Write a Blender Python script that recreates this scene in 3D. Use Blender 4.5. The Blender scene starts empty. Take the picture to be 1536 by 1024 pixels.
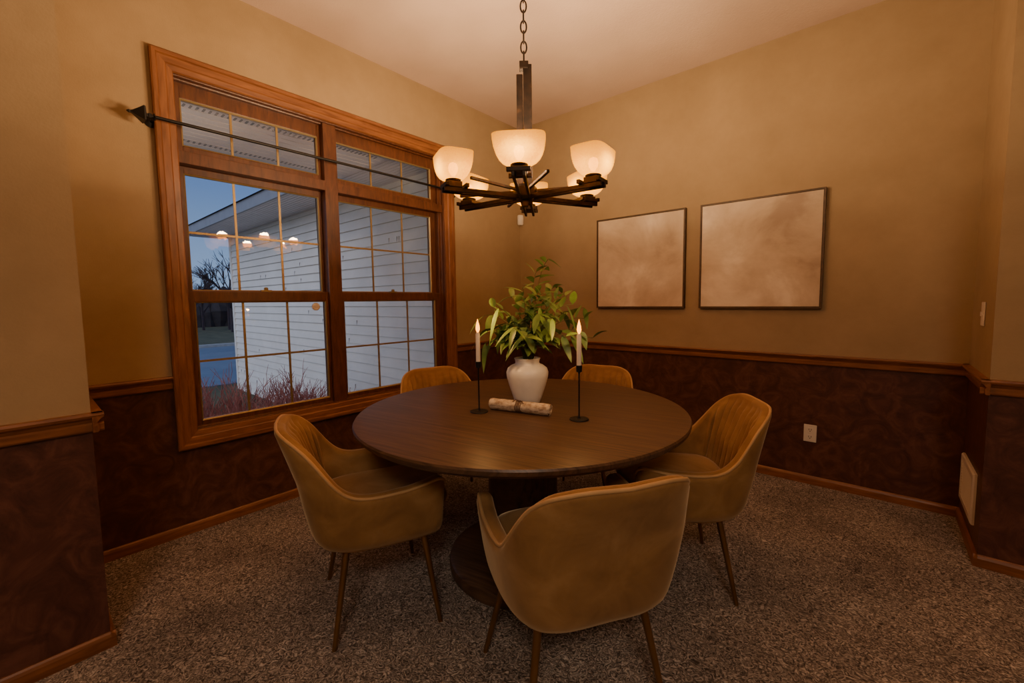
import bpy, math, random
from math import *
from mathutils import Vector, Matrix
random.seed(7)
col=bpy.context.scene.collection

# ------------------------------------------------------------ node helpers
def mat_new(name):
    m=bpy.data.materials.new(name); m.use_nodes=True
    nt=m.node_tree
    for n in list(nt.nodes): nt.nodes.remove(n)
    out=nt.nodes.new('ShaderNodeOutputMaterial')
    return m,nt,out
def N(nt,t,**k):
    n=nt.nodes.new(t)
    for a,b in k.items():
        if a.startswith('i_'): n.inputs[a[2:].replace('_',' ')].default_value=b
        else: setattr(n,a,b)
    return n
def ramp(nt,stops):
    r=nt.nodes.new('ShaderNodeValToRGB'); e=r.color_ramp.elements
    while len(e)<len(stops): e.new(0.5)
    for i,(p,c) in enumerate(stops):
        e[i].position=p; e[i].color=(*c,1)
    return r
def noise_mat(name,stops,scale=5,detail=4,dist=0,rough=.6,bump=0,bscale=None,stretch=(1,1,1),sheen=0,metal=0,spec=.5,coord='Object',nrough=.55,bdist=.002):
    m,nt,out=mat_new(name); L=nt.links.new
    tc=N(nt,'ShaderNodeTexCoord'); mp=N(nt,'ShaderNodeMapping'); mp.inputs['Scale'].default_value=stretch
    L(tc.outputs[coord],mp.inputs['Vector'])
    nz=N(nt,'ShaderNodeTexNoise'); nz.inputs['Scale'].default_value=scale; nz.inputs['Detail'].default_value=detail
    nz.inputs['Distortion'].default_value=dist; nz.inputs['Roughness'].default_value=nrough
    L(mp.outputs[0],nz.inputs['Vector'])
    r=ramp(nt,stops); L(nz.outputs['Fac'],r.inputs[0])
    b=N(nt,'ShaderNodeBsdfPrincipled'); L(r.outputs[0],b.inputs['Base Color'])
    b.inputs['Roughness'].default_value=rough; b.inputs['Metallic'].default_value=metal
    b.inputs['Specular IOR Level'].default_value=spec
    if sheen: b.inputs['Sheen Weight'].default_value=sheen; b.inputs['Sheen Roughness'].default_value=.4; b.inputs['Sheen Tint'].default_value=(1,.76,.48,1)
    if bump:
        n2=nz
        if bscale:
            n2=N(nt,'ShaderNodeTexNoise'); n2.inputs['Scale'].default_value=bscale; n2.inputs['Detail'].default_value=3
            L(mp.outputs[0],n2.inputs['Vector'])
        bp=N(nt,'ShaderNodeBump'); bp.inputs['Strength'].default_value=bump; bp.inputs['Distance'].default_value=bdist
        L(n2.outputs['Fac'],bp.inputs['Height']); L(bp.outputs[0],b.inputs['Normal'])
    L(b.outputs[0],out.inputs[0])
    return m
def emit_mat(name,color,st):
    m,nt,out=mat_new(name); e=N(nt,'ShaderNodeEmission'); e.inputs[0].default_value=(*color,1); e.inputs[1].default_value=st
    nt.links.new(e.outputs[0],out.inputs[0]); return m

def wall_mat():
    m,nt,out=mat_new('wall_paint_and_leather'); L=nt.links.new
    g=N(nt,'ShaderNodeNewGeometry'); sx=N(nt,'ShaderNodeSeparateXYZ'); L(g.outputs['Position'],sx.inputs[0])
    st=N(nt,'ShaderNodeMath',operation='GREATER_THAN'); st.inputs[1].default_value=.85; L(sx.outputs['Z'],st.inputs[0])
    n1=N(nt,'ShaderNodeTexNoise'); n1.inputs['Scale'].default_value=2.2; n1.inputs['Detail'].default_value=9; n1.inputs['Roughness'].default_value=.68; L(g.outputs['Position'],n1.inputs['Vector'])
    r1=ramp(nt,[(.3,(.315,.218,.114)),(.7,(.405,.288,.158))]); L(n1.outputs['Fac'],r1.inputs[0])
    n2=N(nt,'ShaderNodeTexNoise'); n2.inputs['Scale'].default_value=7.5; n2.inputs['Detail'].default_value=8; n2.inputs['Distortion'].default_value=1.7; n2.inputs['Roughness'].default_value=.66
    L(g.outputs['Position'],n2.inputs['Vector'])
    r2=ramp(nt,[(.30,(.044,.0165,.0115)),(.50,(.082,.0305,.0205)),(.70,(.142,.055,.036))]); L(n2.outputs['Fac'],r2.inputs[0])
    mx=N(nt,'ShaderNodeMix',data_type='RGBA'); L(st.outputs[0],mx.inputs[0]); L(r2.outputs[0],mx.inputs[6]); L(r1.outputs[0],mx.inputs[7])
    b=N(nt,'ShaderNodeBsdfPrincipled'); L(mx.outputs[2],b.inputs['Base Color'])
    rr=N(nt,'ShaderNodeMapRange'); rr.inputs[3].default_value=.42; rr.inputs[4].default_value=.75; L(st.outputs[0],rr.inputs[0]); L(rr.outputs[0],b.inputs['Roughness'])
    b.inputs['Specular IOR Level'].default_value=.35
    n3=N(nt,'ShaderNodeTexNoise'); n3.inputs['Scale'].default_value=140; n3.inputs['Detail'].default_value=2; L(g.outputs['Position'],n3.inputs['Vector'])
    bp=N(nt,'ShaderNodeBump'); bp.inputs['Strength'].default_value=.18; bp.inputs['Distance'].default_value=.003; L(n3.outputs['Fac'],bp.inputs['Height']); L(bp.outputs[0],b.inputs['Normal'])
    L(b.outputs[0],out.inputs[0]); return m
def carpet_mat():
    m,nt,out=mat_new('carpet_frieze'); L=nt.links.new
    g=N(nt,'ShaderNodeNewGeometry')
    n1=N(nt,'ShaderNodeTexNoise'); n1.inputs['Scale'].default_value=42; n1.inputs['Detail'].default_value=3; n1.inputs['Distortion'].default_value=3.4; L(g.outputs['Position'],n1.inputs['Vector'])
    r1=ramp(nt,[(.35,(.080,.066,.059)),(.46,(.215,.180,.158)),(.56,(.37,.315,.28)),(.67,(.64,.56,.51))]); L(n1.outputs['Fac'],r1.inputs[0])
    n2=N(nt,'ShaderNodeTexNoise'); n2.inputs['Scale'].default_value=3; n2.inputs['Detail'].default_value=4; L(g.outputs['Position'],n2.inputs['Vector'])
    r2=ramp(nt,[(.35,(.76,.74,.73)),(.65,(1.08,1.06,1.03))]); L(n2.outputs['Fac'],r2.inputs[0])
    mx=N(nt,'ShaderNodeMix',data_type='RGBA',blend_type='MULTIPLY'); mx.inputs[0].default_value=1; L(r1.outputs[0],mx.inputs[6]); L(r2.outputs[0],mx.inputs[7])
    b=N(nt,'ShaderNodeBsdfPrincipled'); b.inputs['Roughness'].default_value=1; b.inputs['Specular IOR Level'].default_value=.1; L(mx.outputs[2],b.inputs['Base Color'])
    bp=N(nt,'ShaderNodeBump'); bp.inputs['Strength'].default_value=.9; bp.inputs['Distance'].default_value=.012; L(n1.outputs['Fac'],bp.inputs['Height']); L(bp.outputs[0],b.inputs['Normal'])
    L(b.outputs[0],out.inputs[0]); return m
M={}
M['wall']=wall_mat(); M['carpet']=carpet_mat()
M['ceil']=noise_mat('ceiling_paint',[(.3,(.55,.40,.31)),(.7,(.61,.45,.35))],scale=3,rough=.9,bump=.35,bscale=90,spec=.1,bdist=.004)
def wood(name,a,b_,stretch,rough=.38,sc=6,spec=.5):
    return noise_mat(name,[(.3,a),(.5,tuple((x+y)/2 for x,y in zip(a,b_))),(.7,b_)],scale=sc,detail=6,dist=.6,rough=rough,stretch=stretch,bump=.1,coord='Object',spec=spec)
oa,ob=(.13,.042,.013),(.28,.105,.032)
M['oakx']=wood('oak_grain_x',oa,ob,(1,9,9)); M['oaky']=wood('oak_grain_y',oa,ob,(9,1,9)); M['oakz']=wood('oak_grain_z',oa,ob,(9,9,1))
M['sash']=wood('sash_wood',(.060,.018,.007),(.140,.046,.016),(8,8,1.5))
M['brass']=noise_mat('brass_muntin',[(.3,(.26,.18,.07)),(.7,(.34,.25,.11))],rough=.4,metal=.5)
M['table']=wood('espresso_wood',(.044,.023,.0125),(.128,.068,.036),(1.0,26,6),rough=.40,sc=3.5,spec=.36)
M['velvet']=noise_mat('mustard_velvet',[(.3,(.190,.096,.033)),(.52,(.262,.139,.049)),(.72,(.345,.192,.074))],scale=7,detail=7,dist=.5,rough=.8,sheen=.38,bump=.06,bscale=300,spec=.15)
M['piping']=noise_mat('velvet_piping',[(.3,(.38,.22,.09)),(.7,(.48,.29,.125))],scale=10,rough=.7,sheen=.2)
M['leg']=noise_mat('antique_brass_leg',[(.3,(.20,.105,.038)),(.7,(.32,.18,.07))],rough=.35,metal=.85)
M['iron']=noise_mat('rustic_iron',[(.3,(.009,.006,.004)),(.6,(.026,.014,.008)),(.8,(.075,.038,.016))],scale=30,rough=.5,metal=.6,bump=.3)
M['black']=noise_mat('black_metal',[(.3,(.010,.009,.009)),(.7,(.02,.018,.017))],rough=.45,metal=.5)
M['white']=noise_mat('white_ceramic',[(.3,(.84,.79,.74)),(.7,(.90,.85,.80))],rough=.35,bump=.04,scale=20)
M['plastic']=noise_mat('ivory_plastic',[(.3,(.64,.58,.50)),(.7,(.68,.62,.54))],rough=.4)
M['dark']=noise_mat('dark_slot',[(.3,(.01,.01,.01)),(.7,(.02,.02,.02))],rough=.6)
M['wax']=noise_mat('candle_wax',[(.3,(.82,.72,.60)),(.7,(.88,.78,.66))],rough=.4)
M['flame']=emit_mat('candle_flame',(1,.33,.01),6)
M['leaf']=noise_mat('leaf_green',[(.3,(.070,.150,.026)),(.5,(.145,.25,.058)),(.72,(.28,.37,.12))],scale=9,rough=.45)
M['stem']=noise_mat('stem_green',[(.3,(.08,.10,.03)),(.7,(.14,.16,.05))],rough=.6)
M['canvas']=noise_mat('abstract_canvas',[(.33,(.38,.27,.18)),(.44,(.54,.415,.285)),(.54,(.64,.515,.37)),(.66,(.84,.72,.56))],scale=2.1,detail=12,dist=.35,rough=.6,nrough=.58,bump=.12,bscale=60)
M['frame']=noise_mat('bronze_frame',[(.3,(.06,.035,.018)),(.7,(.11,.062,.03))],rough=.5,metal=.2,scale=30)
M['cloth']=noise_mat('linen_roll',[(.35,(.36,.24,.16)),(.5,(.58,.45,.32)),(.65,(.74,.60,.45))],scale=14,stretch=(3,1,6),rough=.85,bump=.2,bscale=200)
M['twine']=noise_mat('twine',[(.3,(.09,.045,.025)),(.7,(.17,.09,.045))],rough=.9)
# frosted lamp glass: warm glow stored per vertex (hottest around the bulb)
m,nt,out=mat_new('frosted_lamp_glass')
em=N(nt,'ShaderNodeEmission'); at=N(nt,'ShaderNodeAttribute',attribute_name='glow')
nz=N(nt,'ShaderNodeTexNoise'); nz.inputs['Scale'].default_value=35; nz.inputs['Detail'].default_value=4
ma=N(nt,'ShaderNodeMath',operation='MULTIPLY_ADD'); ma.inputs[1].default_value=.22; nt.links.new(nz.outputs['Fac'],ma.inputs[0]); nt.links.new(at.outputs['Fac'],ma.inputs[2])
r=ramp(nt,[(.1,(.085,.027,.0)),(.38,(.20,.070,.0)),(.60,(.44,.185,.003)),(.88,(1.0,.56,.06))]); nt.links.new(ma.outputs[0],r.inputs[0]); nt.links.new(r.outputs[0],em.inputs[0]); em.inputs[1].default_value=11.0
tr=N(nt,'ShaderNodeBsdfTransparent'); tr.inputs[0].default_value=(.28,.17,.035,1)
ad=N(nt,'ShaderNodeAddShader'); nt.links.new(tr.outputs[0],ad.inputs[0]); nt.links.new(em.outputs[0],ad.inputs[1]); nt.links.new(ad.outputs[0],out.inputs[0])
M['shade']=m
M['bulb']=emit_mat('bulb_glow',(1,.66,.22),32)
# window glass
m,nt,out=mat_new('window_glass')
tr=N(nt,'ShaderNodeBsdfTransparent'); tr.inputs[0].default_value=(.93,.95,.96,1); gl=N(nt,'ShaderNodeBsdfGlossy'); gl.inputs['Roughness'].default_value=.01
fr=N(nt,'ShaderNodeFresnel'); fr.inputs[0].default_value=1.5; mx=N(nt,'ShaderNodeMixShader')
nt.links.new(fr.outputs[0],mx.inputs[0]); nt.links.new(tr.outputs[0],mx.inputs[1]); nt.links.new(gl.outputs[0],mx.inputs[2]); nt.links.new(mx.outputs[0],out.inputs[0])
M['glass']=m
M['siding']=noise_mat('vinyl_siding',[(.3,(.68,.65,.60)),(.7,(.76,.73,.68))],scale=3,rough=.6)
M['soffit']=noise_mat('soffit_vinyl',[(.3,(.70,.66,.70)),(.7,(.78,.74,.78))],scale=4,rough=.6)
M['roof']=noise_mat('roof_shingle',[(.3,(.03,.03,.035)),(.7,(.07,.07,.08))],scale=20,rough=.9)
M['gutter']=noise_mat('gutter_metal',[(.3,(.22,.23,.26)),(.7,(.28,.29,.32))],scale=5,rough=.5)
M['grass']=noise_mat('lawn',[(.3,(.05,.06,.03)),(.7,(.12,.11,.06))],scale=2,rough=1)
M['road']=noise_mat('wet_asphalt',[(.3,(.10,.14,.21)),(.7,(.16,.20,.27))],scale=1.5,rough=.35)
M['twig']=noise_mat('red_twig',[(.3,(.26,.08,.08)),(.7,(.50,.22,.20))],scale=4,rough=.8)
M['bark']=noise_mat('bare_bark',[(.3,(.035,.028,.035)),(.7,(.07,.05,.06))],scale=4,rough=.9)
M['hedge']=noise_mat('distant_trees',[(.3,(.02,.02,.025)),(.7,(.05,.045,.05))],scale=2,rough=1)
M['kerb']=noise_mat('kerb_concrete',[(.3,(.30,.30,.30)),(.7,(.42,.41,.40))],scale=6,rough=.9)

# ------------------------------------------------------------ mesh builder
class MB:
    def __init__(s): s.v=[];s.f=[];s.m=[];s.mats=[]
    def mi(s,mat):
        if mat not in s.mats: s.mats.append(mat)
        return s.mats.index(mat)
    def add(s,vs,fs,mat,T=None):
        o=len(s.v); k=s.mi(mat)
        s.v+=[tuple(T@Vector(v)) if T is not None else tuple(v) for v in vs]
        for f in fs: s.f.append(tuple(i+o for i in f)); s.m.append(k)
    def box(s,a,b,mat,T=None):
        x0,y0,z0=a;x1,y1,z1=b
        s.add([(x0,y0,z0),(x1,y0,z0),(x1,y1,z0),(x0,y1,z0),(x0,y0,z1),(x1,y0,z1),(x1,y1,z1),(x0,y1,z1)],
              [(0,3,2,1),(4,5,6,7),(0,1,5,4),(1,2,6,5),(2,3,7,6),(3,0,4,7)],mat,T)
    def lathe(s,prof,mat,seg=32,T=None):
        vs=[];fs=[]
        for r,z in prof:
            for i in range(seg):
                a=2*pi*i/seg; vs.append((r*cos(a),r*sin(a),z))
        n=len(prof)
        for j in range(n-1):
            for i in range(seg):
                k=(i+1)%seg; fs.append((j*seg+i,j*seg+k,(j+1)*seg+k,(j+1)*seg+i))
        fs.append(tuple(reversed(range(seg)))); fs.append(tuple(range((n-1)*seg,n*seg)))
        s.add(vs,fs,mat,T)
    def tube(s,pts,rad,mat,seg=8,T=None,closed=False):
        pts=[Vector(p) for p in pts]; n=len(pts)
        if not hasattr(rad,'__len__'): rad=[rad]*n
        vs=[];fs=[]
        prev=None
        for i,p in enumerate(pts):
            if closed: t=(pts[(i+1)%n]-pts[(i-1)%n]).normalized()
            else: t=(pts[min(i+1,n-1)]-pts[max(i-1,0)]).normalized()
            if prev is None:
                a=t.orthogonal().normalized()
            else:
                a=(prev-t*prev.dot(t)).normalized()
            prev=a; b=t.cross(a)
            for k in range(seg):
                an=2*pi*k/seg; vs.append(p+a*cos(an)*rad[i]+b*sin(an)*rad[i])
        R=n if closed else n-1
        for i in range(R):
            for k in range(seg):
                k2=(k+1)%seg; j=(i+1)%n
                fs.append((i*seg+k,i*seg+k2,j*seg+k2,j*seg+k))
        if not closed:
            fs.append(tuple(reversed(range(seg)))); fs.append(tuple(range((n-1)*seg,n*seg)))
        s.add(vs,fs,mat,T)
    def loft(s,rings,mat,seg=48,T=None,cap=(True,True)):
        vs=[];fs=[]
        for z,hx,hy,cx,cy,e in rings:
            for i in range(seg):
                a=2*pi*i/seg; c=cos(a); d=sin(a)
                vs.append((cx+hx*copysign(abs(c)**(2/e),c),cy+hy*copysign(abs(d)**(2/e),d),z))
        n=len(rings)
        for j in range(n-1):
            for i in range(seg):
                k=(i+1)%seg; fs.append((j*seg+i,j*seg+k,(j+1)*seg+k,(j+1)*seg+i))
        if cap[0]: fs.append(tuple(reversed(range(seg))))
        if cap[1]: fs.append(tuple(range((n-1)*seg,n*seg)))
        s.add(vs,fs,mat,T)
    def frame(s,u0,u1,v0,v1,prof,mats,mp):
        n=len(prof); vs=[]
        for (cu,cv,su,sv) in ((u0,v0,1,1),(u1,v0,-1,1),(u1,v1,-1,-1),(u0,v1,1,-1)):
            for i,w in prof: vs.append(mp(cu+su*i,cv+sv*i,w))
        for c in range(4):
            d=(c+1)%4; fs=[]
            for k in range(n):
                k2=(k+1)%n; fs.append((c*n+k,d*n+k,d*n+k2,c*n+k2))
            s.add(vs,fs,mats[c%2])
    def build(s,name,parent=None,smooth=False,loc=(0,0,0),bevel=0,autosmooth=None):
        me=bpy.data.meshes.new(name+'_mesh'); me.from_pydata(s.v,[],s.f)
        for mt in s.mats: me.materials.append(M[mt])
        for p,k in zip(me.polygons,s.m): p.material_index=k; p.use_smooth=smooth
        me.update()
        import bmesh
        bm=bmesh.new(); bm.from_mesh(me); bmesh.ops.remove_doubles(bm,verts=bm.verts,dist=1e-6); bmesh.ops.recalc_face_normals(bm,faces=bm.faces); bm.to_mesh(me); bm.free()
        ob=bpy.data.objects.new(name,me); col.objects.link(ob); ob.location=loc
        if parent: ob.parent=parent
        if bevel:
            b=ob.modifiers.new('bevel','BEVEL'); b.width=bevel; b.segments=2; b.limit_method='ANGLE'; b.angle_limit=radians(40)
        if smooth and autosmooth:
            me.set_sharp_from_angle(angle=radians(autosmooth))
        return ob
def empty(name,loc=(0,0,0),rot=0):
    e=bpy.data.objects.new(name,None); col.objects.link(e); e.location=loc; e.rotation_euler=(0,0,rot); e.empty_display_size=.1; return e
def inst(ob,parent):
    o=bpy.data.objects.new(ob.name.split('.')[0],ob.data); col.objects.link(o); o.parent=parent
    return o

# ------------------------------------------------------------ room shell
H=2.963; ZC=.874; XR=3.2314; YJ=-.5686; XP=.7242; YP=-3.22; YB=-6.0; XE=5.6
def wallobj(name,boxes):
    b=MB()
    for a in boxes: b.box(a[0],a[1],'wall')
    return b.build(name)
oy0,oy1,oz0,oz1=-2.79,-.98,.545,2.455
wallobj('wall_left',[((-.14,-3.36,0),(0,oy0,H)),((-.14,oy1,0),(0,.14,H)),((-.14,oy0,0),(0,oy1,oz0)),((-.14,oy0,oz1),(0,oy1,H))])
wallobj('wall_right',[((0,0,0),(XR+.14,.14,H))])
wallobj('wall_right_return',[((XR,YJ,0),(XR+.14,0,H))])
wallobj('wall_right_front',[((XR+.14,YJ,0),(XE+.14,YJ+.14,H))])
wallobj('wall_left_return',[((0,YP-.14,0),(XP-.14,YP,H))])
wallobj('wall_left_front',[((XP-.14,YB,0),(XP,YP,H))])
wallobj('wall_back',[((XP-.14,YB-.14,0),(XE+.14,YB,H))])
wallobj('wall_side',[((XE,YB,0),(XE+.14,YJ,H))])
b=MB(); b.box((-.14,YB-.14,-.1),(XE+.14,.14,0),'carpet'); b.build('floor')
b=MB(); b.box((-.14,YB-.14,H),(XE+.14,.14,H+.1),'ceil'); b.build('ceiling')

rail=[(0,.806),(.012,.806),(.016,.812),(.016,.832),(.011,.838),(.019,.850),(.029,.858),(.032,.866),(.028,.874),(0,.874)]
base=[(0,0),(.014,0),(.014,.040),(.010,.050),(.005,.056),(0,.056)]
def trim(name,p0,p1,nrm,prof,mat):
    p0=Vector((*p0,0));p1=Vector((*p1,0));n=Vector((*nrm,0)); vs=[];k=len(prof)
    for p in (p0,p1):
        for o,z in prof: vs.append(p+n*o+Vector((0,0,z)))
    fs=[(i,(i+1)%k,(i+1)%k+k,i+k) for i in range(k)]+[tuple(range(k)),tuple(reversed(range(k,2*k)))]
    b=MB(); b.add(vs,fs,mat); return b.build(name)
runs=[('left',(0,YP),(0,0),(1,0),'oaky'),('right',(0,0),(XR,0),(0,-1),'oakx'),('right_return',(XR,0),(XR,YJ-.0139),(-1,0),'oaky'),
 ('right_front',(XR-.0139,YJ),(XE,YJ),(0,-1),'oakx'),('left_front',(XP,YB),(XP,YP+.0139),(1,0),'oaky'),('left_return',(0,YP),(XP+.0139,YP),(0,1),'oakx'),
 ('back',(XP,YB),(XE,YB),(0,1),'oakx'),('side',(XE,YB),(XE,YJ),(-1,0),'oaky')]
for nm,p0,p1,n,mt in runs: trim('baseboard_'+nm,p0,p1,n,base,mt)
i=1
for nm,p0,p1,n,mt in [('l1',(0,YP),(0,-2.862),(1,0),'oaky'),('l2',(0,-.902),(0,0),(1,0),'oaky'),('r',(0,0),(XR,0),(0,-1),'oakx'),('rr',(XR,0),(XR,YJ-.03),(-1,0),'oaky'),
  ('rf',(XR-.03,YJ),(XE,YJ),(0,-1),'oakx'),('lf',(XP,YB),(XP,YP+.03),(1,0),'oaky'),('lr',(0,YP),(XP+.03,YP),(0,1),'oakx'),('b',(XP,YB),(XE,YB),(0,1),'oakx'),('s',(XE,YB),(XE,YJ),(-1,0),'oaky')]:
    trim('trim_%d'%i,p0,p1,n,rail,mt); i+=1

# ------------------------------------------------------------ window
win=empty('window_1')
mpw=lambda u,v,w:(w,u,v)
b=MB()
b.frame(-2.861,-.902,.4695,2.535,[(0,0),(0,.030),(.006,.034),(.022,.034),(.028,.026),(.058,.024),(.064,.018),(.088,.014),(.093,.008),(.093,0)],('oaky','oakz'),mpw)
b.build('casing',win)
b=MB()
b.frame(oy0,oy1,oz0,oz1,[(0,.001),(.022,.001),(.022,-.03),(.030,-.03),(.030,-.135),(0,-.135)],('sash','sash'),mpw)
b.box((-.125,-1.03,oz0),(-.035,oy1-.001,oz1-.001),'sash')
b.box((-.125,-1.992,oz0),(-.012,-1.903,oz1-.002),'sash')
b.box((-.125,oy0,1.997),(-.014,oy1-.001,2.062),'sash')
b.build('jamb_frame',win,bevel=.003)
def sash(name,y0,y1,z0,z1,g,x):
    b=MB(); gy0,gy1,gz0,gz1=g
    b.box((x-.018,y0,z0),(x+.018,gy0,z1),'sash'); b.box((x-.018,gy1,z0),(x+.018,y1,z1),'sash')
    b.box((x-.018,gy0,z0),(x+.018,gy1,gz0),'sash'); b.box((x-.018,gy0,gz1),(x+.018,gy1,z1),'sash')
    b.build(name,win,bevel=.004)
    b=MB(); b.frame(gy0,gy1,gz0,gz1,[(-.001,.0),(.006,.0),(.006,.014),(-.001,.019)],('brass','brass'),lambda u,v,w:(x+w,u,v)); b.build(name+'_bead',win)
    b=MB(); b.add([(x-.004,gy0,gz0),(x-.004,gy1,gz0),(x-.004,gy1,gz1),(x-.004,gy0,gz1)],[(0,1,2,3)],'glass'); b.build(name+'_glass',win)
gl=(-2.735,-2.012); gr=(-1.885,-1.085); vl=(-2.499,-2.253); vr=(-1.618,-1.352)
k=0
for (y0,y1),g,vv in (((oy0+.01,-1.992),gl,vl),((-1.903,-1.03),gr,vr)):
    for z0,z1,gz,x,hm in ((2.062,oz1-.02,(2.10,2.346),-.075,None),(1.285,1.997,(1.325,1.957),-.092,1.645),(oz0+.015,1.322,(.602,1.262),-.052,.932)):
        k+=1; sash('sash_%d'%k,y0,y1,z0,z1,(g[0],g[1],gz[0],gz[1]),x)
        b=MB()
        for v in vv: b.box((x-.003,v-.006,gz[0]),(x+.004,v+.006,gz[1]),'brass')
        if hm: b.box((x-.0025,g[0],hm-.006),(x+.0045,g[1],hm+.006),'brass')
        b.build('muntins_%d'%k,win)
    c=sum(g)/2
    b=MB(); b.box((-.05,c-.03,1.322),(-.03,c+.03,1.332),'brass'); b.lathe([(.012,0),(.012,.012),(.006,.016)],'brass',12,Matrix.Translation((-.04,c,1.332))); b.build('sash_lock',win)
b=MB(); b.lathe([(.026,0),(.026,.006),(.02,.009)],'plastic',20,Matrix.Translation((-.048,-2.075,1.225))@Matrix.Rotation(pi/2,4,'Y')); b.build('alarm_sensor',win,smooth=False)

# curtain rod
rod=empty('curtain_rod')
b=MB(); b.tube([(.09,-2.90,2.165),(.09,-.86,2.165)],.0085,'black',12); b.build('rod',rod,smooth=True,autosmooth=50)
for y,sg in ((-2.90,-1),(-.86,1)):
    T=Matrix.Translation((.09,y,2.165))@Matrix.Rotation(-sg*pi/2,4,'X')
    b=MB(); b.lathe([(.009,-.02),(.014,-.018),(.014,-.008),(.010,-.004),(.012,0),(.045,.006),(.048,.012),(.030,.030),(.012,.050),(.007,.058),(.009,.064),(.002,.072)],'black',4,T@Matrix.Rotation(pi/4,4,'Z')); b.build('finial',rod)
    yy=y-sg*.03
    b=MB(); b.tube([(0.002,yy,2.165),(.09,yy,2.165)],.006,'black',8); b.lathe([(.028,0),(.028,.006),(.012,.012)],'black',16,Matrix.Translation((.0,yy,2.165))@Matrix.Rotation(pi/2,4,'Y'))
    b.tube([(.078,yy,2.165),(.09,yy,2.152),(.102,yy,2.165),(.09,yy,2.178)],.004,'black',6,closed=True); b.build('bracket',rod)

# ------------------------------------------------------------ paintings
mpp=lambda u,v,w:(u,-w,v)
def painting(x0,x1,z0,z1):
    p=empty('framed_painting',((x0+x1)/2,0,(z0+z1)/2))
    w=(x1-x0)/2;h=(z1-z0)/2
    b=MB(); b.frame(-w,w,-h,h,[(0,.003),(0,.038),(.010,.038),(.010,.028),(.014,.028),(.014,.003)],('frame','frame'),mpp); b.build('frame',p)
    b=MB(); b.box((-w+.014,-.032,-h+.014),(w-.014,-.004,h-.014),'canvas'); o=b.build('canvas',p)
    return p,o
painting(.913,1.6815,1.1775,1.943)
p,o=painting(1.7919,2.5556,1.1775,1.943)
mm=M['canvas'].copy(); mm.name='abstract_canvas_b'
for n in mm.node_tree.nodes:
    if n.type=='MAPPING': n.inputs['Location'].default_value=(3.3,1.2,.7); n.inputs['Scale'].default_value=(.9,1,1.1)
o.data.materials[0]=mm

# wall plates
o=empty('wall_outlet',(2.52,0,.345))
b=MB(); b.box((-.036,-.007,-.058),(.036,-.0005,.058),'plastic'); b.build('plate',o,bevel=.003)
b=MB()
for z in (-.024,.024):
    b.box((-.017,-.010,z-.015),(.017,-.006,z+.015),'plastic'); b.box((-.008,-.0105,z-.003),(-.005,-.0095,z+.008),'dark'); b.box((.005,-.0105,z-.003),(.008,-.0095,z+.008),'dark'); b.box((-.003,-.0105,z-.011),(.003,-.0095,z-.006),'dark')
b.build('receptacles',o)
o=empty('light_switch',(XR,-.33,1.16))
b=MB(); b.box((-.007,-.036,-.058),(-.0005,.036,.058),'plastic'); b.build('plate',o,bevel=.003)
b=MB(); b.box((-.014,-.005,-.011),(-.006,.005,.011),'plastic'); b.build('toggle',o)
o=empty('wall_vent',(XR,-.27,.27))
b=MB(); b.frame(-.19,.19,-.125,.125,[(0,.001),(0,.010),(.006,.016),(.03,.016),(.03,.001)],('plastic','plastic'),lambda u,v,w:(-w,u,v)); b.build('vent_frame',o)
b=MB()
for i in range(13):
    z=-.09+i*.015; b.add([(-.004,-.16,z+.008),(-.004,.16,z+.008),(-.014,.16,z-.005),(-.014,-.16,z-.005)],[(0,1,2,3)],'plastic')
b.box((-.003,-.16,-.095),(-.001,.16,.095),'plastic'); b.build('louvers',o)
o=empty('motion_sensor',(.035,-.035,2.06),radians(45))
b=MB(); b.loft([(-.05,.024,.012,0,0,3),(-.04,.030,.018,0,0,3),(.02,.032,.024,0,0,3),(.045,.028,.02,0,0,3),(.05,.02,.014,0,0,3)],'plastic',24); b.build('housing',o,smooth=True,autosmooth=40)

# ------------------------------------------------------------ table
TX,TY,TH=1.57,-1.86,.75
tb=empty('round_dining_table',(TX,TY,0),radians(10))
b=MB(); b.lathe([(.0001,.700),(.62,.700),(.69,.704),(.725,.714),(.742,.728),(.745,.742),(.741,.749),(.734,.75),(.0001,.75)],'table',128); b.build('tabletop',tb,smooth=True,autosmooth=35)
b=MB(); b.lathe([(.0001,0),(.345,0),(.352,.010),(.354,.040),(.350,.056),(.338,.064),(.25,.068),(.185,.074),(.168,.10),(.163,.30),(.163,.55),(.172,.62),(.20,.66),(.24,.685),(.26,.699),(.0001,.699)],'table',72); b.build('pedestal',tb,smooth=True,autosmooth=35)

# ------------------------------------------------------------ chairs
def cr(P,t):
    n=len(P)-1; t=max(0,min(n-1e-9,t)); i=int(t); f=t-i
    g=lambda k:P[max(0,min(n,k))]
    def c(a,b_,c_,d): return .5*((2*b_)+(-a+c_)*f+(2*a-5*b_+4*c_-d)*f*f+(-a+3*b_-3*c_+d)*f**3)
    p0=g(i-1)
    if i==0: p0=(-P[1][0],)+tuple(P[1][1:])
    return tuple(c(*q) for q in zip(p0,g(i),g(i+1),g(i+2)))
MID=[(0,-.286,.802),(.150,-.282,.798),(.238,-.238,.745),(.282,-.130,.584),(.294,.06,.568),(.280,.225,.594)]
BOT=[(0,-.222,0),(.125,-.218,0),(.202,-.178,0),(.240,-.08,0),(.250,.07,0),(.240,.215,0)]
def planp(s,z):
    a=abs(s)*5; m=cr(MID,a); bt=cr(BOT,a)
    k=max(0,min(1,(z-.345)/.255)); k=k**.62
    x=bt[0]+(m[0]-bt[0])*k; y=bt[1]+(m[1]-bt[1])*k
    w=max(0,1-a/3.2)
    if z>.6: y-=(z-.6)*.38*w**.6; x*=1-(z-.6)*.25
    return (copysign(x,s) if s else 0,y)
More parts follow.
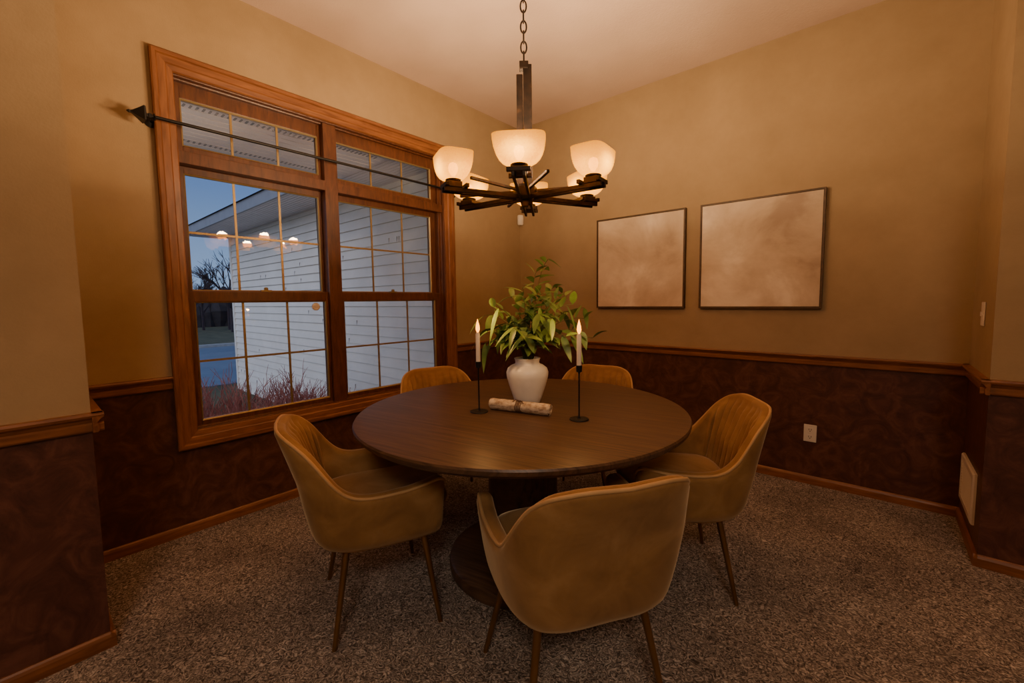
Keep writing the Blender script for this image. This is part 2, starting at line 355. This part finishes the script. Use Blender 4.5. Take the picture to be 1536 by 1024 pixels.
def shell():
    b=MB(); ns=260; cols=[]; pipe=[]
    for i in range(ns+1):
        s=-1+2*i/ns; a=abs(s)
        ht=cr(MID,a*5)[2]; th=.040+.018*min(1,max(0,(a-.4)*4))
        q=max(0,(a-.93)/.07); cf=max(.08,sqrt(max(0,1-q*q)))
        ht-=.05*(1-sqrt(max(0,1-q*q*.98)))
        r=th/2*cf
        e=.004
        p1=planp(max(-1,s-e),.6);p2=planp(min(1,s+e),.6)
        t=Vector((p2[0]-p1[0],p2[1]-p1[1],0)).normalized(); n=Vector((t.y,-t.x,0))
        off=(th/2)*(1-cf)
        loop=[]
        zt=ht-r
        for j in range(17):
            f=j/16; z=.328+(zt-.328)*f**1.25; x,y=planp(s,z)
            u=min(1,(z-.328)/.07); ins=.060*(1-sqrt(1-(1-u)**2))
            loop.append(Vector((x,y,z))-n*(off+ins))
        x,y=planp(s,zt); c=Vector((x,y,zt))-n*(off+r)
        for j in range(1,8):
            an=pi*j/8; loop.append(c+n*r*cos(an)+Vector((0,0,r*sin(an))))
            if j==2: pipe.append(c+n*r*cos(an)*1.03+Vector((0,0,r*sin(an)*1.03)))
        for j in range(19):
            f=j/18; z=zt+(.425-zt)*f; x,y=planp(s,z)
            gr=0
            if a<.44 and z<ht-.03:
                fade=min(1,(ht-.03-z)/.035)*min(1,(.44-a)/.04); gr=.020*abs(cos(pi*x/.050))**.55*fade
            loop.append(Vector((x,y,z))-n*(th*cf+off+gr))
        cols.append(loop)
    L=len(cols[0]); vs=[v for c in cols for v in c]; fs=[]
    for i in range(ns):
        for j in range(L):
            k=(j+1)%L; fs.append((i*L+j,(i+1)*L+j,(i+1)*L+k,i*L+k))
    fs.append(tuple(range(L))); fs.append(tuple(reversed(range(ns*L,(ns+1)*L))))
    b.add(vs,fs,'velvet')
    b.tube(pipe,.0060,'piping',6)
    return b
proto={}
def chair(x,y,fx,fy):
    rot=atan2(fy,fx)-pi/2
    c=empty('dining_chair',(x,y,0),rot)
    if not proto:
        proto['shell']=shell().build('shell',c,smooth=True,autosmooth=75)
        b=MB(); b.loft([(.322,.10,.10,0,.01,3),(.324,.165,.16,0,.008,3.2),(.332,.205,.200,0,.010,3.6),(.352,.226,.220,0,.012,4),(.39,.234,.226,0,.014,4),(.432,.234,.228,0,.014,4),(.436,.20,.20,0,.014,4)],'velvet',64); proto['base']=b.build('seat_base',c,smooth=True,autosmooth=60)
        b=MB(); b.loft([(.43,.20,.215,0,.03,4.5),(.436,.226,.232,0,.03,4.5),(.455,.232,.240,0,.03,4.5),(.470,.226,.234,0,.03,4.5),(.480,.20,.212,0,.03,4),(.486,.14,.15,0,.03,3.2),(.488,.05,.05,0,.03,2)],'velvet',64); proto['cushion']=b.build('seat_cushion',c,smooth=True,autosmooth=60)
        b=MB()
        for sx in (-1,1):
            for (tx,ty,bx,by) in ((.165,-.13,.222,-.190),(.175,.15,.258,.190)):
                b.tube([(sx*tx,ty,.345),(sx*bx,by,0)],[.0135,.0085],'leg',14)
        proto['legs']=b.build('legs',c,smooth=True,autosmooth=60)
    else:
        for o in proto.values(): inst(o,c)
    return c
chair(1.260,-2.445,.40,.92)
chair(2.110,-2.250,cos(radians(147)),sin(radians(147)))
chair(2.16,-1.470,-.83,-.56)
def ch_ang(deg,r):
    a=radians(deg); chair(TX+r*cos(a),TY+r*sin(a),-cos(a),-sin(a))
ch_ang(165,.75); ch_ang(99,.72)

# ------------------------------------------------------------ chandelier
CX,CY=1.590,-1.845; HZ=1.735
ch=empty('chandelier',(CX,CY,0))
b=MB()
b.box((-.034,-.006,HZ),(-.006,.006,2.25),'iron',Matrix.Rotation(radians(40),4,'Z'))
b.box((-.004,-.012,HZ-.05),(.034,.010,2.29),'iron',Matrix.Rotation(radians(40),4,'Z'))
b.lathe([(.0001,HZ-.03),(.03,HZ-.03),(.05,HZ-.02),(.055,HZ+.02),(.04,HZ+.035),(.0001,HZ+.035)],'iron',20)
b.box((-.014,-.014,HZ-.06),(.014,.014,HZ-.02),'iron',Matrix.Rotation(radians(40),4,'Z'))
b.box((-.02,-.02,2.27),(.02,.02,2.30),'iron',Matrix.Rotation(radians(40),4,'Z'))
b.build('stem_and_hub',ch,bevel=.002)
b=MB(); z=2.300; k=0
while z<H-.03:
    pts=[]
    for i in range(16):
        a=2*pi*i/16; u=.013*cos(a); w=.026*sin(a)
        if k%2: pts.append((u*cos(.7),u*sin(.7),z+.022+w))
        else: pts.append((-u*sin(.7),u*cos(.7),z+.022+w))
    b.tube(pts,.0036,'iron',6,closed=True); z+=.043; k+=1
b.build('chain',ch,smooth=True)
b=MB(); b.lathe([(.0001,H-.04),(.02,H-.04),(.055,H-.02),(.065,H-.001),(.0001,H-.001)],'iron',28); b.build('ceiling_canopy',ch,smooth=True,autosmooth=40)
A0=-50.2-4; RR=.335
zb=HZ+.022
def add_glow(ob,T,c,sx,sy,sz):
    me=ob.data; at=me.attributes.new('glow','FLOAT','POINT'); Ti=T.inverted()
    for i,v in enumerate(me.vertices):
        p=Ti@v.co; at.data[i].value=.85*exp(-(((p.x-c[0])/sx)**2+((p.y-c[1])/sy)**2+((p.z-c[2])/sz)**2))
for i in range(6):
    an=radians(A0+60*i); T=Matrix.Rotation(an-pi/2,4,'Z')
    b=MB()
    for sx in (-.020,.020):
        b.box((sx-.006,.02,HZ-.030),(sx+.006,RR+.045,HZ-.012),'iron',T)
    T2=Matrix.Rotation(an-pi/2+radians(20),4,'Z')
    b.box((-.006,.03,HZ+.002),(.006,RR-.02,HZ+.014),'iron',T2)
    b.box((-.045,RR-.055,HZ-.012),(.045,RR-.040,HZ+.004),'iron',T)
    b.box((-.045,RR+.030,HZ-.012),(.045,RR+.045,HZ+.004),'iron',T)
    b.box((-.030,RR-.030,HZ-.012),(.030,RR+.030,HZ+.012),'iron',T)
    b.lathe([(.012,HZ+.01),(.032,HZ+.014),(.034,HZ+.022),(.0001,HZ+.022)],'iron',16,T@Matrix.Translation((0,RR,0)))
    b.build('arm_%d'%(i+1),ch,bevel=.0015)
    prof=[(0,.42),(.003,.50),(.013,.66),(.027,.79),(.043,.88),(.062,.945),(.082,.98),(.092,.99),(.100,1.0)]
    W,D=.100,.070
    rings=[(zb+z,W*s,D*max(s,.0)**.8,0,RR,4.5) for z,s in prof]
    rings+=[(zb+z+(.006 if z<.01 else 0),W*s-.006,D*s**.8-.006,0,RR,4.5) for z,s in reversed(prof)]
    b=MB(); b.loft(rings,'shade',64,T); sh=b.build('glass_shade_%d'%(i+1),ch,smooth=True,autosmooth=60)
    add_glow(sh,T,(0,RR,zb+.045),.090,.090,.052)
    c=T@Vector((0,RR,zb+.045))
    b=MB(); b.lathe([(.0001,-.03),(.008,-.028),(.018,-.012),(.021,.004),(.016,.02),(.0001,.028)],'bulb',14,Matrix.Translation(c)); b.build('bulb_%d'%(i+1),ch,smooth=True)
    l=bpy.data.lights.new('bulb_light','POINT'); l.energy=31; l.color=(1,.67,.38); l.shadow_soft_size=.04
    lo=bpy.data.objects.new('bulb_light_%d'%(i+1),l); col.objects.link(lo); lo.parent=ch; lo.location=(c.x,c.y,zb+.095)

# ------------------------------------------------------------ table items
def candle(x,y):
    c=empty('candle_holder',(x,y,TH))
    b=MB(); b.lathe([(.0001,0),(.040,0),(.041,.002),(.039,.005),(.006,.006),(.0035,.012),(.0035,.195),(.006,.200),(.012,.203),(.013,.230),(.011,.230),(.0001,.212)],'black',28); b.build('holder',c,smooth=True,autosmooth=40)
    b=MB(); b.lathe([(.0001,.214),(.0102,.214),(.0098,.352),(.007,.360),(.0001,.356)],'wax',20); b.tube([(0,0,.354),(0,.001,.368)],.001,'dark',6); b.build('taper_candle',c,smooth=True,autosmooth=50)
    b=MB(); b.lathe([(.0001,.359),(.0060,.365),(.0095,.376),(.008,.392),(.0038,.408),(.0001,.422)],'flame',14); b.build('flame',c,smooth=True)
    l=bpy.data.lights.new('flame_light','POINT'); l.energy=1.8; l.color=(1,.50,.16); l.shadow_soft_size=.012
    lo=bpy.data.objects.new('flame_light',l); col.objects.link(lo); lo.parent=c; lo.location=(0,0,.44)
candle(1.472,-2.045); candle(1.895,-1.875)

vx,vy=1.535,-1.775
v=empty('flower_vase',(vx,vy,TH))
b=MB(); b.lathe([(.0001,0),(.058,0),(.062,.004),(.074,.04),(.090,.09),(.101,.130),(.103,.152),(.096,.172),(.078,.186),(.062,.192),(.058,.200),(.060,.212),(.064,.220),(.060,.222),(.054,.216),(.052,.195),(.06,.18),(.07,.15),(.0001,.14)],'white',56); b.build('vase_body',v,smooth=True,autosmooth=60)
b=MB()
def leaf(b,base,dirv,L,W,up,droop):
    d=dirv.normalized(); side=d.cross(up)
    if side.length<1e-3: side=d.orthogonal()
    side.normalize(); n=side.cross(d).normalized()
    vs=[];fs=[];K=7
    for i in range(K+1):
        t=i/K; w=W*(sin(pi*min(1,t**.75))**.8 if 0<t<1 else 0.02)
        p=base+d*(L*t)-Vector((0,0,1))*droop*L*t*t
        vs+=[p-side*w+n*w*.25,p-n*0,p+side*w+n*w*.25]
    for i in range(K):
        a=i*3; fs+=[(a,a+1,a+4,a+3),(a+1,a+2,a+5,a+4)]
    b.add(vs,fs,'leaf')
rnd=random.Random(11)
Rv=Vector((.764,.645,0)); Fv=Vector((-.645,.764,0))
stems=[(-.20,.05,.21),(-.15,-.12,.25),(-.08,.08,.30),(-.02,-.10,.34),(.05,.05,.42),(.10,-.05,.47),(.15,.08,.35),(.21,-.10,.26),(.28,.02,.19),(.31,-.06,.10),(.11,-.2,.20),(-.06,-.2,.16),(.03,.18,.28),(-.17,.12,.12),(.21,.18,.20),(.07,-.12,.31),(.01,.0,.25),(.17,-.18,.12),(-.1,-.05,.17),(.1,.0,.22),(.05,-.18,.22),(-.04,.1,.2),(.14,.1,.26),(0,-.22,.12),(-.18,-.1,.14),(-.12,.0,.10),(.26,-.02,.13),(.29,.08,.24),(.18,-.08,.30),(-.2,-.04,.08)]
for sx,sy,sz in stems:
    p0=Vector((0,0,.15)); p1=Vector((0,0,.225))+(Rv*sx+Fv*sy)*.10; p3=Vector((0,0,.22))+Rv*sx+Fv*sy+Vector((0,0,sz)); p2=Vector((0,0,.23))+(Rv*sx+Fv*sy)*.45+Vector((0,0,sz*.75+.06))
    pts=[]
    for i in range(13):
        t=i/12; pts.append(p1*(1-t)**3+3*t*(1-t)**2*(p1+Vector((0,0,.06)))+3*t*t*(1-t)*p2+p3*t**3)
    b.tube([p0]+pts,[.002]*8+[.0013]*6,'stem',5)
    nl=int(7+sz*13)
    for k in range(nl):
        t=.25+.75*k/(nl-1); f=t*12; i=min(11,int(f)); p=pts[i].lerp(pts[i+1],f-i)
        if (p-Vector((0,0,.22))).length<.05: continue
        tg=(pts[i+1]-pts[i]).normalized(); a=rnd.uniform(0,2*pi); o=tg.orthogonal().normalized(); o2=tg.cross(o)
        dv=tg*rnd.uniform(.3,.8)+(o*cos(a)+o2*sin(a))
        leaf(b,p,dv,rnd.uniform(.07,.12),rnd.uniform(.012,.019),Vector((rnd.uniform(-.4,.4),rnd.uniform(-.4,.4),1)),rnd.uniform(.1,.6))
b.build('greenery_stems',v,smooth=True)

# napkin roll
nx=empty('rolled_napkin_bundle',(1.622,-1.938,TH+.0265),atan2(.08,.33))
b=MB(); seg=20; Ls=[-.145+.29*i/22 for i in range(23)]
vs=[];fs=[]
for i,x in enumerate(Ls):
    pinch=1-.16*exp(-((x)/.02)**2)+.05*sin(i*1.7)*.5
    for k in range(seg):
        a=2*pi*k/seg; r=.0255*pinch*(1+.04*sin(3*a)); vs.append((x,r*cos(a),r*sin(a)))
for i in range(22):
    for k in range(seg): k2=(k+1)%seg; fs.append((i*seg+k,i*seg+k2,(i+1)*seg+k2,(i+1)*seg+k))
b.add(vs,fs,'cloth')
for sx in (-1,1):
    vs=[];fs=[];n=60
    for i in range(n):
        a=i/n*2*pi*3; r=.024-.020*i/n
        vs+=[(sx*.143,r*cos(a),r*sin(a)),(sx*.143,(r-.0035)*cos(a),(r-.0035)*sin(a)),(sx*.150,r*cos(a),r*sin(a)),(sx*.150,(r-.0035)*cos(a),(r-.0035)*sin(a))]
    for i in range(n-1):
        q=i*4; fs+=[(q+2,q+3,q+7,q+6),(q,q+2,q+6,q+4),(q+1,q+3,q+7,q+5)]
    b.add(vs,fs,'cloth'); b.lathe([(.0001,0),(.0235,0),(.0235,.002),(.0001,.002)],'twine',20,Matrix.Translation((sx*.142-.001,0,0))@Matrix.Rotation(pi/2,4,'Y'))
b.build('cloth_roll',nx,smooth=True,autosmooth=50)
b=MB()
for x in (-.012,-.004,.004,.012):
    b.tube([(x+.002*sin(i),.0238*cos(2*pi*i/20),.0238*sin(2*pi*i/20)) for i in range(20)],.0024,'twine',6,closed=True)
b.tube([(0,0,.025),(.012,-.012,.030),(.028,-.02,.021)],.0020,'twine',5); b.tube([(0,0,.025),(-.016,-.008,.031),(-.026,-.018,.023)],.0020,'twine',5)
b.build('twine_tie',nx,smooth=True)

# ------------------------------------------------------------ added fill light behind camera, shaped as an unseen ceiling fixture
lamp=empty('added_fill_light',(3.9,-4.6,H))
b=MB(); b.lathe([(.0001,-.07),(.12,-.065),(.17,-.04),(.18,-.01),(.0001,-.005)],'shade',32); sh=b.build('fill_diffuser',lamp,smooth=True); add_glow(sh,Matrix.Identity(4),(0,0,-.05),.2,.2,.2)
l=bpy.data.lights.new('fill_area_light','AREA'); l.shape='DISK'; l.size=.9; l.energy=56; l.color=(1,.81,.62)
lo=bpy.data.objects.new('fill_light',l); col.objects.link(lo); lo.parent=lamp; lo.location=(0,0,-.09)

# ------------------------------------------------------------ outside
GZ=-.45
b=MB(); b.box((-70,-40,GZ-.1),(-.141,50,GZ),'grass'); b.build('ground')
b=MB(); b.box((-17,-40,GZ),(-9.2,50,GZ+.02),'road'); b.box((-9.2,-1.5,GZ),(-7.6,2.2,GZ+.021),'road'); b.box((-17.3,-40,GZ),(-17,50,GZ+.12),'kerb'); b.build('street')
y0=-.6; xe=-6.9
wing=empty('neighbouring_house_wing')
b=MB(); rh=.118; z=GZ
while z<2.56:
    b.add([(xe,y0-.024,z),(-.142,y0-.024,z),(-.142,y0-.002,z+rh),(xe,y0-.002,z+rh),(xe,y0,z),(-.142,y0,z)],[(0,1,2,3),(0,4,5,1)],'siding')
    z+=rh
b.box((xe,y0,GZ),(-.142,y0+.1,2.6),'siding')
b.box((xe-.03,y0-.03,GZ),(xe+.06,y0+.06,2.6),'siding')
rr=random.Random(3)
for _ in range(40):
    row=rr.randrange(24); x=rr.uniform(xe,-.3); zz=GZ+row*rh; b.box((x,y0-.0245,zz+.002),(x+.004,y0-.010,zz+rh*.5),'gutter')
b.build('siding_wall',wing)
b=MB(); ys=-1.2; zs=2.56
n=12
for i in range(n):
    ya=ys+(y0-ys)*i/n; yb=ys+(y0-ys)*(i+1)/n
    b.box((xe-.5,ya,zs),(-.142,yb-.008,zs+.02),'soffit')
b.box((xe-.5,ys,zs+.021),(-.142,y0+.1,zs+.03),'gutter')
b.box((xe-.55,ys-.03,zs-.01),(-1.75,ys,zs+.14),'gutter'); b.build('soffit_and_gutter',wing)
b=MB(); b.add([(xe-.6,ys-.06,zs+.14),(-1.6,ys-.06,zs+.14),(-1.6,3.5,zs+2.0),(xe-.6,3.5,zs+2.0),(xe-.6,ys-.06,zs+.12),(xe-.6,3.5,zs+.12)],[(0,1,2,3),(0,3,5,4)],'roof'); b.build('roof_slope',wing)
por=empty('porch_soffit')
b=MB(); n=18
for i in range(n):
    xa=-1.75+1.6*i/n; xb=-1.75+1.6*(i+1)/n
    b.box((xa,-4.5,2.50),(xb-.012,-1.2,2.52),'soffit')
    if i%4==1:
        y=-4.4
        while y<-1.25: b.box((xa+.015,y,2.496),(xb-.025,y+.012,2.501),'gutter'); y+=.035
b.box((-1.75,-4.5,2.521),(-.142,-1.2,2.54),'gutter'); b.box((-1.80,-4.5,2.49),(-1.75,-1.2,2.65),'gutter'); b.build('vented_soffit',por)
pl=empty('added_porch_fill',(-.15,-3.75,1.75))  # unseen lantern added to brighten the soffit and siding
b=MB(); b.box((-.02,-.05,-.10),(0.005,.05,.12),'black'); b.box((-.16,-.01,.09),(-.01,.01,.11),'black'); b.lathe([(.0001,.09),(.03,.085),(.07,.05),(.065,.045),(.0001,.045)],'black',6,Matrix.Translation((-.13,0,0))); b.lathe([(.0001,-.12),(.05,-.12),(.055,-.11),(.0001,-.11)],'black',6,Matrix.Translation((-.13,0,0)))
for k_ in range(6):
    a=2*pi*k_/6; b.tube([(-.13+.05*cos(a),.05*sin(a),-.11),(-.13+.062*cos(a),.062*sin(a),.047)],.004,'black',5)
b.lathe([(.0001,-.05),(.022,-.04),(.026,-.02),(.015,.01),(.0001,.015)],'bulb',12,Matrix.Translation((-.13,0,0))); b.build('fill_lantern',pl)
l=bpy.data.lights.new('porch_fill_light','POINT'); l.energy=32; l.color=(1,.84,.68); l.shadow_soft_size=.08
lo=bpy.data.objects.new('porch_fill_light',l); col.objects.link(lo); lo.parent=pl; lo.location=(-.26,0,-.03)
# shrub
b=MB(); rs=random.Random(5)
def twig(p,d,L,r,dep):
    q=p+d*L; b.tube([p,(p+q)/2+Vector((rs.uniform(-1,1),rs.uniform(-1,1),0))*L*.06,q],[r,r*.85,r*.6],'twig',4)
    if dep>0:
        for _ in range(3):
            nd=(d+Vector((rs.uniform(-.6,.6),rs.uniform(-.6,.6),rs.uniform(-.1,.5)))).normalized(); twig(p+d*L*rs.uniform(.55,1),nd,L*rs.uniform(.5,.8),r*.65,dep-1)
for _ in range(120):
    p=Vector((rs.uniform(-2.2,-.9),rs.uniform(-2.9,-1.4),GZ)); d=Vector((rs.uniform(-.3,.3),rs.uniform(-.3,.3),1)).normalized(); twig(p,d,rs.uniform(.35,.51),.009,3)
b.build('red_twig_shrub')
def tree(x,y,h,seed):
    nonl=random.Random(seed); b=MB()
    def br(p,d,L,r,dep):
        q=p+d*L; b.tube([p,q],[r,r*.65],'bark',4)
        if dep>0:
            for _ in range(4):
                nd=(d*.9+Vector((nonl.uniform(-.8,.8),nonl.uniform(-.8,.8),nonl.uniform(-.1,.6)))).normalized(); br(p+d*L*nonl.uniform(.5,1),nd,L*nonl.uniform(.55,.78),r*.6,dep-1)
    br(Vector((0,0,0)),Vector((0,0,1)),h*.36,h*.018,4)
    b.build('bare_tree',loc=(x,y,GZ))
for i,(x,y,h) in enumerate([(-30,5.6,6.2),(-31,4.4,5.2),(-29,3.4,4.4),(-33,7.4,6.0),(-30,2.4,4.6),(-28,6.6,4.2),(-32,1.2,5),(-27,4.9,4.0)]): tree(x,y,h,i+20)
b=MB(); rg=random.Random(8)
for i in range(60):
    y=-14+i*.6; h=rg.uniform(1.8,3.2)
    b.loft([(GZ,.9,.7,-36,y,2),(GZ+h*.5,1.0,.8,-36+rg.uniform(-.3,.3),y,2),(GZ+h*.85,.6,.5,-36,y,2),(GZ+h,.1,.1,-36,y,2)],'hedge',9)
b.build('distant_hedgerow')

# world + dusk sky
w=bpy.data.worlds.new('dusk_sky'); bpy.context.scene.world=w; w.use_nodes=True; nt=w.node_tree
for n in list(nt.nodes): nt.nodes.remove(n)
out=nt.nodes.new('ShaderNodeOutputWorld'); bg=nt.nodes.new('ShaderNodeBackground'); tc=nt.nodes.new('ShaderNodeTexCoord'); sp=nt.nodes.new('ShaderNodeSeparateXYZ')
nt.links.new(tc.outputs['Generated'],sp.inputs[0])
r=ramp(nt,[(0,(.20,.25,.35)),(.04,(.21,.31,.49)),(.22,(.10,.18,.38)),(1,(.14,.19,.32))]); nt.links.new(sp.outputs['Z'],r.inputs[0]); nt.links.new(r.outputs[0],bg.inputs[0]); bg.inputs[1].default_value=1.35
nt.links.new(bg.outputs[0],out.inputs[0])
l=bpy.data.lights.new('sky_glow','SUN'); l.energy=1.4; l.angle=radians(60); l.color=(.95,.93,1.0)
lo=bpy.data.objects.new('afterglow_sun',l); col.objects.link(lo); lo.rotation_euler=Vector((-.35,1,-.55)).to_track_quat('-Z','Y').to_euler()

# ------------------------------------------------------------ camera
th,ph,ro=.7014,.0763,-.0112
F=Vector((-sin(th)*cos(ph),cos(th)*cos(ph),-sin(ph))); R0=Vector((cos(th),sin(th),0)); U0=R0.cross(F)
R=R0*cos(ro)+U0*sin(ro); U=U0*cos(ro)-R0*sin(ro)
cd=bpy.data.cameras.new('camera'); co=bpy.data.objects.new('camera',cd); col.objects.link(co)
cd.sensor_width=36; cd.lens=635.03/1536*36; cd.shift_x=-(781.53-768)/1536; cd.shift_y=-(512-499.24)/1536; cd.clip_start=.02; cd.clip_end=300
co.matrix_world=Matrix(((R.x,U.x,-F.x,2.8366),(R.y,U.y,-F.y,-3.3609),(R.z,U.z,-F.z,1.25),(0,0,0,1)))
bpy.context.scene.camera=co
